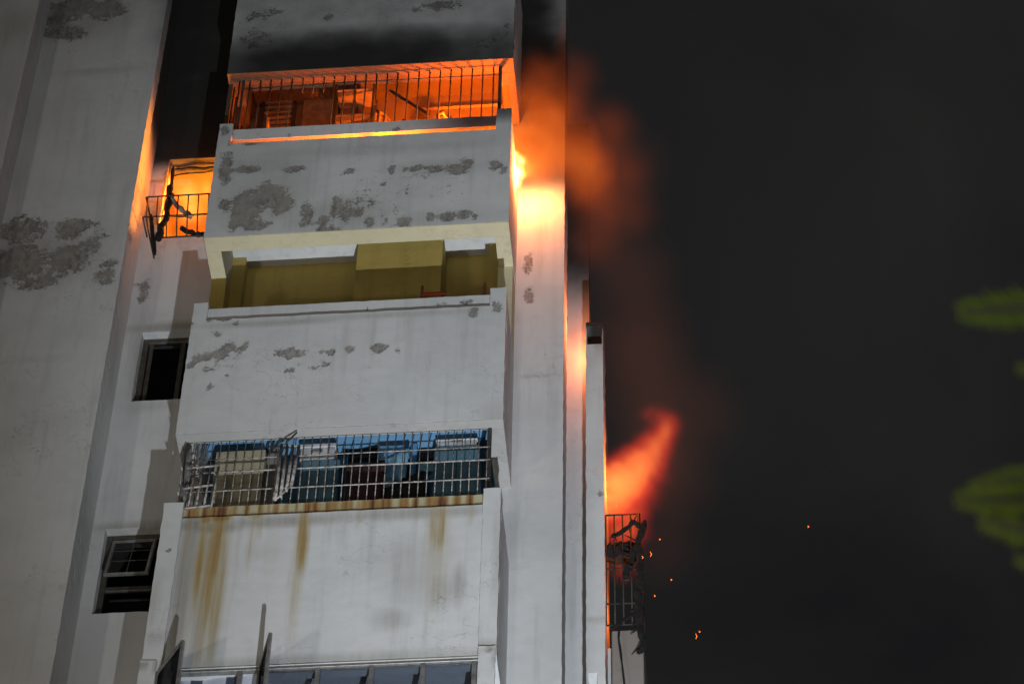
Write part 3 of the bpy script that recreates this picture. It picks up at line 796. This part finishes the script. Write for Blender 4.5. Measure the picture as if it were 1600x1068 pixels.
def sheet(name, uv, Y, mat, label, cat, sag=.05, seed=1, group=None, thick=.012):
    """cloth hung in folds; outline from four corners, real thickness"""
    r2 = random.Random(seed); c = [P(u, v, Y) for u, v in uv]
    o0 = c[0]; n = 12; V = []; F = []
    for s in (0, 1):
        for i in range(n+1):
            for j in range(n+1):
                a, b = i/n, j/n
                q = (c[0]*(1-a)+c[1]*a)*(1-b)+(c[3]*(1-a)+c[2]*a)*b
                y = math.sin(a*17+seed)*.03*b + s*thick + .02*math.sin(a*5+b*4)
                wob = .03*math.sin(a*9+seed)*(b if j == n else 0)
                V.append((q[0]-o0[0], y, q[2]-o0[2]+wob))
    m = (n+1)**2
    for i in range(n):
        for j in range(n):
            k = i*(n+1)+j
            F.append((k, k+1, k+n+2, k+n+1)); F.append((m+k, m+k+n+1, m+k+n+2, m+k+1))
    for i in range(n):
        for (k, k2) in ((i*(n+1), (i+1)*(n+1)), ((i+1)*(n+1)+n, i*(n+1)+n)):
            F.append((k, k2, m+k2, m+k))
        for (k, k2) in ((i+1, i), (n*(n+1)+i, n*(n+1)+i+1)):
            F.append((k, k2, m+k2, m+k))
    o = mesh(name, V, F, mat, None, True, loc=(o0[0], Y, o0[2]))
    mark(o, label, cat, group); return o
sheet('hanging_shirt', [(541, 726), (603, 720), (592, 800), (536, 800)], .55, M_MAROON, 'dark maroon shirt hanging behind the white grille', 'shirt', seed=2)
sheet('hanging_cloth', [(592, 764), (662, 736), (665, 800), (585, 800)], .6, M_BLACKCLOTH, 'black cloth hanging beside the maroon shirt behind the grille', 'cloth', seed=5)
sheet('hanging_cloth', [(592, 716), (640, 700), (634, 742), (592, 766)], .66, M_LBLUE, 'light blue towel hanging above the black cloth behind the grille', 'towel', seed=8)
sheet('torn_sheet', [(286, 700), (300, 698), (298, 775), (281, 790)], .10, M_SHEET, 'torn grey sheet tied inside the left end of the white grille', 'sheet', seed=4)

sheet('curtain', [(283, 1040), (412, 1034), (408, 1130), (270, 1136)], .14, M_CURTAIN, 'pale blue curtain with dark stripes behind the casement window', 'curtain', seed=3)
def crate(name, u0, u1, v0, v1, y0, y1, mat, label, cat):
    a = P(u0, v1, y0); c = P(u1, v0, y0)
    e = empty(name, ((a[0]+c[0])/2, (y0+y1)/2, a[2])); mark(e, label, cat)
    w, d, h = (c[0]-a[0])/2, (y1-y0)/2, c[2]-a[2]
    MB().box(-w, w, -d, d, 0, h*.78, .006).build('body', mat, e)
    MB().box(-w-.01, w+.01, -d-.01, d+.01, h*.78, h, .006).build('lid', mat, e)
    MB().box(-w*.3, w*.3, -d-.02, -d-.004, h*.4, h*.55, .004).build('handle', M_SHEET, e)
    return e
cr1 = crate('storage_box', 468, 524, 692, 719, .62, .92, M_WHITEBOX, 'white plastic storage box on top of the cupboard behind the grille', 'box')
cr2 = crate('storage_box', 682, 745, 684, 697, .66, .90, M_WHITEBOX, 'long flat white box under the ceiling of the blue balcony', 'box')
def cupboard(name, u0, u1, top, y0, y1, mat, label):
    a = P(u0, 750, y0)[0]; c = P(u1, 750, y0)[0]
    e = empty(name, ((a+c)/2, (y0+y1)/2, ZB3+.75)); mark(e, label, 'cupboard')
    w, d, h = (c-a)/2, (y1-y0)/2, top-(ZB3+.75)
    MB().box(-w, w, -d+.02, d, 0, h, .006).build('carcass', mat, e)
    MB().box(-w+.01, -.004, -d, -d+.018, .02, h-.02, .003).build('door', mat, e)
    MB().box(.004, w-.01, -d, -d+.018, .02, h-.02, .003).build('door', mat, e)
    return e
cupboard('cupboard', 466, 528, P(490, 719, .62)[2], .60, .93, M_TEAL, 'teal two door cupboard under the white storage box')
cupboard('cupboard', 676, 748, P(700, 697, .66)[2], .64, .93, M_TEAL, 'wide teal cupboard at the right end of the blue balcony')

# furniture in the burning balcony
rk = empty('shelf_rack', (P(552, 180, .75)[0], .75, ZB1+.75)); mark(rk, 'burning metal shelf rack behind the black grille bars', 'shelf')
a, c = P(524, 200, .75)[0]-rk.location.x, P(582, 200, .75)[0]-rk.location.x
ht_ = P(552, 147, .75)[2]-rk.location.z
for x in (a, (a+c)/2, c):
    for y in (-.12, .12): MB().box(x-.012, x+.012, y-.012, y+.012, 0, ht_).build('upright', M_BARDARK, rk)
for z in np.linspace(.2, ht_-.1, 6):
    MB().box(a, c, -.13, .13, z, z+.025, .003).build('shelf', M_WOODLIT, rk)
fp = P(608, 141, .45); fq = P(652, 168, .45)
o = rough_tube([np.zeros(3), fq-fp, (fq-fp)*1.45], .018, 6, .003, 8).build('fallen_pole', M_CHAR, None, True, loc=tuple(fp))
mark(o, 'charred pole leaning across the burning balcony', 'pole')
def arc_chair(u, v, Y, label, s=1.0, rot=0.0):
    p_ = P(u, v, Y); e = empty('garden_chair', (p_[0], Y, ZB1+.75)); mark(e, label, 'chair')
    e.rotation_euler.z = rot
    H = p_[2]-(ZB1+.75)
    for sx in (-1, 1):
        MB().tube([(sx*.25*s, -.2, 0), (sx*.25*s, -.2, H*.72), (sx*.24*s, -.1, H*.80), (sx*.23*s, .15, H*.80)], .02, 6).build('arm', M_WOODLIT, e, True)
        MB().tube([(sx*.22*s, .2, 0), (sx*.22*s, .22, H*.6), (sx*.19*s, .25, H*.9)], .02, 6).build('leg', M_WOODLIT, e, True)
    MB().tube([(.19*s*math.cos(t), .25, H*(.88+.12*math.sin(t))) for t in np.linspace(0, math.pi, 9)], .025, 6).build('back_top', M_WOODLIT, e, True)
    for x in (-.1, 0, .1): MB().box(x*s-.02, x*s+.02, .24, .26, H*.5, H*.97).build('back_slat', M_WOODLIT, e)
    MB().box(-.23*s, .23*s, -.22, .24, H*.48, H*.52, .01).build('seat', M_WOODLIT, e)
    return e
arc_chair(608, 152, .55, 'scorched chair with upright slats under the leaning pole', .7, .5)
arc_chair(672, 160, .55, 'scorched chair with curved back nearest the burning end of the balcony', .95, -.4)
for k, (u, v) in enumerate(((396, 187), (417, 187))):
    p_ = P(u, v, .3)
    o = empty('jar', (p_[0], .3, 28.2)); mark(o, ('small bright jar next to the left pier of the burning balcony', 'small bright jar in front of the louvre window of the burning balcony')[k], 'jar')
    hh = p_[2]-28.2
    MB().tube([(0, 0, 0), (0, 0, hh*.8), (0, 0, hh)], [.04, .04, .028], 10).build('body', M_WOODLIT, o, True)
    MB().tube([(0, 0, hh), (0, 0, hh+.03)], .03, 10).build('lid', M_BARDARK, o, True)

# charred wreckage hanging out of the burnt window and the cage
def debris(name, pts, r, label, cat='debris', n=12, amp=.02, seed=1, mat=None):
    p0 = np.array(pts[0]); o = rough_tube([np.array(q)-p0 for q in pts], r, n, amp, seed, 0 if r < .02 or name in ('hanging_pipe', 'burnt_bundle', 'charred_board', 'melted_sheet') else 10).build(name, mat or M_CHAR, None, False, loc=tuple(p0))
    mark(o, label, cat); return o
debris('charred_board', [P(267, 288, .72), P(262, 330, .64), P(250, 360, .58), P(248, 372, .6)], .034, 'thick charred board hanging out of the burnt window basket', 'board', 16, .022, 11)
debris('hanging_pipe', [P(236, 335, .62), P(238, 360, .6), P(242, 398, .62)], .026, 'straight black pipe hanging below the burnt window basket', 'pipe', 7, .003, 12)
debris('melted_sheet', [P(264, 300, .74), P(272, 318, .70), P(286, 332, .70), P(300, 338, .74)], .03, 'greyish melted sheet sagging over the burnt window sill', 'sheet', 12, .018, 13, M_SHEET)
debris('burnt_bundle', [P(282, 356, .70), P(300, 364, .68), P(322, 368, .70)], .03, 'black burnt bundle lying on the floor of the window basket', 'bundle', 10, .012, 14)
debris('charred_beam', [P(1007, 812, .95), P(998, 845, .93), P(982, 880, .95), P(975, 905, .98)], .034, 'charred beam jutting up out of the cage grille', 'beam', 14, .018, 21)
debris('burnt_cloth', [P(996, 850, .93), P(1001, 900, .9), P(994, 930, .93), P(1003, 965, .93), P(1004, 1010, .95), P(1000, 1018, .95)], .034, 'burnt cloth strip dangling down the side of the cage grille', 'cloth', 22, .02, 22)
debris('charred_stick', [P(955, 838, .97), P(975, 828, .95), P(990, 815, .95), P(1000, 822, .95)], .024, 'thin charred stick lying across the top of the cage grille', 'stick', 12, .008, 23)
debris('burnt_bundle', [P(952, 862, 1.15), P(968, 866, 1.1), P(988, 862, 1.1)], .11, 'burnt bundle of belongings piled inside the cage grille', 'bundle', 12, .03, 24)
debris('charred_stick', [P(952, 985, .99), P(975, 968, .98), P(1000, 955, .98)], .014, 'diagonal charred stick at the bottom of the cage grille', 'stick', 8, .004, 25)
debris('loose_cable', [P(968, 900, 1.0), P(971, 960, .98), P(966, 1000, .97), P(975, 1068, .97), P(976, 1100, .97)], .010, 'thin dark cable trailing down below the cage grille', 'cable', 14, .006, 26)

# ------------------------------------------------------------------ fire and smoke
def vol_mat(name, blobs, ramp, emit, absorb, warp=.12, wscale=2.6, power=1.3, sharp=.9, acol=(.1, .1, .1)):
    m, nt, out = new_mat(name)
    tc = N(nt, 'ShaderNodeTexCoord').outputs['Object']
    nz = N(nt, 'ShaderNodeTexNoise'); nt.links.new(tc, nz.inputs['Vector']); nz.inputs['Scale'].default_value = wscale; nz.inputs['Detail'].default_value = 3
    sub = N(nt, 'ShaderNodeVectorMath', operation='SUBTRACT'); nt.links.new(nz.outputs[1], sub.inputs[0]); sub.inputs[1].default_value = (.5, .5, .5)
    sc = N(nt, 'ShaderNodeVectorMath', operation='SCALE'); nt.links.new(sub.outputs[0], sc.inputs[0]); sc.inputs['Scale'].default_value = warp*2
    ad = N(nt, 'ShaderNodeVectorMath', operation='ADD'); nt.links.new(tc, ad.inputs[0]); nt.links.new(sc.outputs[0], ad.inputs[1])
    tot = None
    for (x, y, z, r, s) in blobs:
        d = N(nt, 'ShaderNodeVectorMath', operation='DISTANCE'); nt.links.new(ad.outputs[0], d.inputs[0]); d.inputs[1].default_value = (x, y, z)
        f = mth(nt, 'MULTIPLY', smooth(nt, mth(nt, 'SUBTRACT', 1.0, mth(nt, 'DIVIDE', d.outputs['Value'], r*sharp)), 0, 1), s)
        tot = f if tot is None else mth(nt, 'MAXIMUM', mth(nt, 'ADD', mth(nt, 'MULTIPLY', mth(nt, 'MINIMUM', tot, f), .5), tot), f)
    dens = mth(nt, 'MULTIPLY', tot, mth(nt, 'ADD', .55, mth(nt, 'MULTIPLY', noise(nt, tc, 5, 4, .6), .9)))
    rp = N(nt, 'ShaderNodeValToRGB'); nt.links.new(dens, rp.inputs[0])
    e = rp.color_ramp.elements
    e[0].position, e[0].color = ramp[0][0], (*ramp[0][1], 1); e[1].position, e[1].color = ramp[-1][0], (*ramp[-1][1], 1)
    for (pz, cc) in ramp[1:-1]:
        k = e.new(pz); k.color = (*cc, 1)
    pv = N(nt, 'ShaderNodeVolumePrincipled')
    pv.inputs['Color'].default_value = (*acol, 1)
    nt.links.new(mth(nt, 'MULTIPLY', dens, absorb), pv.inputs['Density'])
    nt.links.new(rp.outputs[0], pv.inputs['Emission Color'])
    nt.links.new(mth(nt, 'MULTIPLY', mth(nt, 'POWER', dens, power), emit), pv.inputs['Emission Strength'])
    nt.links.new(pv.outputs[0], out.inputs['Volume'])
    return m
def volume(name, px, mat_args, grow=1.0):
    """closed hull round a run of puffs (pixel u, v, depth Y, radius m, strength)"""
    w = [(*P(u, v, Y), r, s) for (u, v, Y, r, s) in px]
    o0 = np.array(w[0][:3])
    bl = [(a-o0[0], b-o0[1], c-o0[2], r, s) for (a, b, c, r, s) in w]
    import bmesh
    bm = bmesh.new()
    for (x, y, z, r, s) in bl:
        bmesh.ops.create_icosphere(bm, subdivisions=2, radius=r*grow, matrix=Matrix.Translation((x, y, z)))
    me = bpy.data.meshes.new(name); bm.to_mesh(me); bm.free()
    o = link(name, me, vol_mat(name+'_volume', bl, **mat_args), None, loc=tuple(o0))
    md = o.modifiers.new('union', 'REMESH'); md.mode = 'VOXEL'; md.voxel_size = .05
    return o
RAMP_FLAME = [(0, (.55, .02, .004)), (.35, (1, .10, .012)), (.75, (1, .30, .04)), (1, (1, .55, .12))]
RAMP_SMOKE = [(0, (.35, .05, .012)), (.5, (.9, .13, .015)), (1, (1, .24, .03))]

def curve_puffs(pts, n):
    """puffs strung along a polyline of (u, v, Y, r, s)"""
    pts = [np.array(p, float) for p in pts]; out = []
    for i in range(n):
        t = i/(n-1)*(len(pts)-1); k = min(int(t), len(pts)-2); q = t-k
        out.append(tuple(pts[k]*(1-q)+pts[k+1]*q))
    return out
f = volume('flame', curve_puffs([(952, 800, 1.35, .28, .9), (955, 765, 1.25, .42, 1.0), (975, 752, 1.15, .45, .95), (1000, 728, 1.05, .42, .82), (1022, 700, 1.0, .34, .70), (1040, 675, .95, .27, .58), (1046, 660, .92, .22, .46), (1030, 650, .9, .20, .36), (1010, 646, .9, .18, .28)], 18)
           + [(985, 800, 1.15, .36, .60), (1005, 775, 1.1, .36, .48), (1020, 745, 1.05, .36, .40), (988, 822, 1.2, .32, .65), (965, 828, 1.2, .32, .85), (975, 850, 1.25, .30, .6), (970, 885, 1.25, .26, .4), (1035, 720, 1.0, .34, .22), (949, 740, 1.02, .09, 2.2), (949, 760, 1.02, .09, 2.4), (949, 782, 1.02, .09, 2.2)],
           dict(ramp=[(0, (.5, .012, .008)), (.35, (1, .036, .018)), (.65, (1, .07, .022)), (1, (1, .19, .035))], emit=2.7, absorb=.5, warp=.10, wscale=2.6, power=1.35))
mark(f, 'red flame sweeping out from the window above the cage grille', 'flame')
lamp('flame_light', 'POINT', tuple(P(975, 760, 1.3)), 55, (1, .20, .03), .15)
lamp('flame_light', 'POINT', (1.06, 1.46, 22.30), 30, (1, .20, .03), .08)
lamp('flame_light', 'POINT', (.80, 1.50, 26.30), 42, (1, .24, .075), .12)
f = volume('flame', [(803, 285, .60, .14, 1.2), (808, 270, .55, .17, 1.2), (812, 252, .5, .13, .9), (804, 242, .45, .10, .9)],
           dict(ramp=[(0, (1, .16, .02)), (.3, (1, .4, .06)), (1, (1, .75, .3))], emit=45.0, absorb=.5, warp=.05, wscale=6))
mark(f, 'white hot flame bursting from the side of the burning balcony', 'flame')
lamp('flame_light', 'POINT', tuple(P(822, 268, .52)), 110, (1, .27, .06), .08)
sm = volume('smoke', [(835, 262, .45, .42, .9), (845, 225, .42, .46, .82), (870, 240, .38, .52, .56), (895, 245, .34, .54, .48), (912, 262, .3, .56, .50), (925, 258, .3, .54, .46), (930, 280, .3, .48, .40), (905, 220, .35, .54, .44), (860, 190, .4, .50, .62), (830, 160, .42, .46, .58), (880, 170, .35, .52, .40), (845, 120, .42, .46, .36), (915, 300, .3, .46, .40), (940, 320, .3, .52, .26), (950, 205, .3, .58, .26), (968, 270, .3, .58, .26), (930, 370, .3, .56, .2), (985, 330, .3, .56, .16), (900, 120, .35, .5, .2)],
            dict(ramp=[(0, (.4, .07, .02)), (.4, (.85, .12, .014)), (1, (1, .2, .02))], emit=2.1, absorb=2.6, warp=.08, wscale=1.6, power=1.35, acol=(.04, .03, .03)))  # fire light on the smoke is put in as its own emission
mark(sm, 'orange self-glowing smoke rolling off the burning balcony past the wall', 'smoke', kind='stuff')
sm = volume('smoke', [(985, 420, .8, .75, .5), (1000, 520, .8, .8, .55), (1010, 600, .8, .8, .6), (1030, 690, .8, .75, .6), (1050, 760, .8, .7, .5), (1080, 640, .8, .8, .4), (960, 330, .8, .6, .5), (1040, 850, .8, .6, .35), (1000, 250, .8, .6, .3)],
            dict(ramp=[(0, (.5, .16, .09)), (1, (.6, .17, .08))], emit=.11, absorb=.3, warp=.2, wscale=1.2, power=1.0, acol=(.04, .03, .03)))  # weak emission stands in for fire light scattered by this smoke
mark(sm, 'faintly self-glowing brown smoke drifting beside the side wall above the cage grille', 'smoke', kind='stuff')
# fire inside the balcony and the rooms
f = volume('flame', [(775, 245, .55, .28, 1.0), (735, 252, .55, .26, .9), (690, 258, .55, .24, .8), (640, 262, .55, .22, .75)],
           dict(ramp=RAMP_FLAME, emit=7.0, absorb=.3, warp=.08, wscale=4))
mark(f, 'low flames behind the parapet of the burning balcony', 'flame')
lamp('flame_light', 'POINT', (-.40, .42, 28.35), 800, (1, .165, .004), .08)
lamp('flame_light', 'POINT', (-1.5, .60, 27.9), 230, (1, .165, .004), .10)
f = volume('flame', [(300, 330, 1.9, .42, 1.0), (285, 300, 2.0, .42, .9), (320, 300, 2.0, .4, .9)],
           dict(ramp=RAMP_FLAME, emit=3.0, absorb=.2, warp=.1, wscale=3))
mark(f, 'flames filling the room behind the burnt out window', 'flame')
lamp('flame_light', 'POINT', (-3.75, YC+.8, 28.3), 560, (1, .30, .025), .25)
lamp('flame_light', 'POINT', (-3.95, YC-.06, 28.55), 10, (1, .17, .02), .10)

# embers drifting below the cage
M_EMBER = glow('ember_glow', (1, .16, .02), 4)
for k, (u, v, L) in enumerate(((1016, 865, .07), (1087, 993, .07), (1003, 870, .035), (1092, 986, .02), (962, 790, .03), (1030, 842, .02), (1262, 822, .025), (1048, 905, .018), (1022, 930, .025))):
    p_ = P(u, v, .7)
    o = MB().tube([(0, 0, -L/2), (.012, .004, 0), (.0, 0, L/2)], [.0012, .0028, .0008], 5).build('ember', M_EMBER, None, False, loc=tuple(p_))
    mark(o, ('curved glowing ember in the dark beside the charred beam', 'glowing ember falling through the dark air far out from the cage grille', 'short ember close against the burnt cloth strip',
             'tiny ember just above the far falling ember', 'small ember inside the base of the red flame', 'tiny ember level with the top of the charred beam', 'lone ember far off in the dark towards the green fronds', 'speck of ember out beside the burnt cloth strip', 'faint ember just below the charred beam')[k], 'ember', 'embers drifting off the fire')

# ------------------------------------------------------------------ tree near the camera
def leaf_mat():
    m, nt, out = new_mat('leaf_green')
    tc = N(nt, 'ShaderNodeTexCoord').outputs['Object']
    c = mixc(nt, noise(nt, tc, 3, 3), (.05, .105, .006), (.125, .165, .008))
    b = N(nt, 'ShaderNodeBsdfPrincipled'); nt.links.new(c, b.inputs['Base Color']); b.inputs['Roughness'].default_value = .7; b.inputs['Specular IOR Level'].default_value = .15
    t = N(nt, 'ShaderNodeBsdfTranslucent'); nt.links.new(c, t.inputs[0])
    mx = N(nt, 'ShaderNodeMixShader'); mx.inputs[0].default_value = .35
    nt.links.new(b.outputs[0], mx.inputs[1]); nt.links.new(t.outputs[0], mx.inputs[2]); nt.links.new(mx.outputs[0], out.inputs[0]); return m
M_LEAF = leaf_mat()
M_BARK = simple('bark', (.09, .07, .05), .9, 0, .5, 8)
def near(u, v, dist):
    r = ray(u, v); return CAM + r/np.linalg.norm(r)*dist
TD = 6.2
fr_px = [((1497, 488), (1690, 474), 44), ((1588, 575), (1700, 590), 22), ((1492, 782), (1680, 770), 36), ((1515, 765), (1690, 725), 30), ((1530, 812), (1690, 845), 40), ((1585, 875), (1700, 905), 20)]
tip = near(1700, 680, TD)
base = np.array([CAM[0]+3.6, CAM[1]+5.0, 0])
tr = empty('tree', tuple(base)); mark(tr, 'feathery leaved tree whose blurred green fronds hang against the dark sky', 'tree')
top = np.array([tip[0]+.5, tip[1]+.4, tip[2]+.6])
def loc_(p): return tuple(np.array(p)-base)
MB().tube([loc_(base), loc_(base*.7+np.array([*top[:2], base[2]])*.3+np.array([0, 0, 2.0])), loc_(top*.8+base*.2+np.array([0, 0, .0])), loc_(top+np.array([0.1, .1, 1.2]))], [.11, .09, .06, .03], 10).build('trunk', M_BARK, tr, True)
limb = MB(); leaves = MB()
def frond(a, b, w, nrm):
    """pinnate leaf from stalk end b to tip a, leaflets up to w long"""
    a, b = np.array(a), np.array(b); ax = a-b; L = np.linalg.norm(ax); ax /= L
    sd = np.cross(ax, nrm); sd /= np.linalg.norm(sd); up = np.cross(sd, ax)
    n = int(L/.0125)
    limb.tube([b, (a+b)/2, a], [.003, .002, .001], 4)
    for i in range(n):
        t = (i+.5)/n
        ln = w*min(1, .5+1.2*(1-t))*(1 if t < .93 else .7)
        c = b + ax*L*t
        for s in (-1, 1):
            d = sd*s*.93 + ax*.36 + up*rng.uniform(-.25, .12); d /= np.linalg.norm(d)
            wd = ax*.0058
            m = c+d*ln*.55 + up*.002
            leaves.quad(c-base, m-wd-base, c+d*ln-base, m+wd-base)
for (t_, s_, w) in fr_px:
    a = near(*t_, TD); b = near(*s_, TD+.1)
    frond(a, b, w/FPX*TD, -CD+np.array([0, -.2, .5]))
    limb.tube([tuple(b), tuple((b+tip)/2+np.array([0, 0, .01])), tuple(tip)], [.004, .006, .008], 5)
limb.tube([tuple(tip), tuple((tip+top)/2+np.array([.05, 0, .1])), tuple(top)], [.01, .018, .03], 6)
for k in range(70):     # the rest of the crown, beyond the frame
    an = rng.uniform(-1.0, 1.6); c = top + np.array([rng.uniform(.25, 1.6)*math.cos(an*.6), rng.uniform(-.8, 1.0), rng.uniform(-.6, 1.4)])
    dd = np.array([rng.uniform(-1, 1), rng.uniform(-1, 1), rng.uniform(-.6, .2)]); dd /= np.linalg.norm(dd)
    frond(c+dd*.22, c, .035, np.array([rng.uniform(-.3, .3), rng.uniform(-.3, .3), 1]))
    limb.tube([tuple(c), tuple((c+top)/2), tuple(top)], [.003, .006, .01], 4)
limb.v = [tuple(np.array(v)-base) for v in limb.v]
limb.build('limb', M_BARK, tr, True)
lv = leaves.build('crown', M_LEAF, tr); lv['kind'] = 'stuff'

# ------------------------------------------------------------------ the fixtures of the floodlight and the added fill lamps, on the ground outside the view
M_POLE = simple('galvanised_steel', (.3, .3, .3), .5, .7)
M_LENS = glow('lamp_lens', (1, .86, .6), 6)
M_LENSC = glow('flood_lens', (.93, .97, 1), 8)
fl = empty('floodlight', (FLOOD_POS[0], FLOOD_POS[1], 0)); mark(fl, 'tripod floodlight on the asphalt aimed up at the balconies', 'floodlight')
for k in range(3):
    t = k*2.094+.4
    MB().tube([(0, 0, 1.0), (.7*math.cos(t), .7*math.sin(t), 0)], .02, 6).build('leg', M_POLE, fl)
MB().tube([(0, 0, .9), (0, 0, 2.2)], .025, 8).build('mast', M_POLE, fl)
MB().box(-.16, .16, -.12, .12, 2.18, 2.38, .02).build('lamp_head', M_POLE, fl)
MB().box(-.13, .13, -.09, .09, 2.381, 2.39).build('lens', M_LENSC, fl)
for k, s in enumerate(FILL_LAMPS):
    sl = empty('fill_lamp', (s[0], s[1]-1.2, 0))
    mark(sl, ('added fill lamp on the asphalt left of the apartment block', 'added fill lamp on the asphalt right of the apartment block', 'added fill lamp across the road from the apartment block')[k], 'street lamp', 'fill lamps')
    MB().tube([(0, 0, 0), (0, 0, 6), (0, .3, 7.1), (0, 1.1, 7.35)], [.09, .06, .05, .04], 8).build('pole', M_POLE, sl, True)
    MB().box(-.14, .14, .95, 1.55, 7.28, 7.42, .03).build('lamp_head', M_POLE, sl)
    MB().box(-.1, .1, 1.0, 1.5, 7.268, 7.279).build('lens', M_LENS, sl)
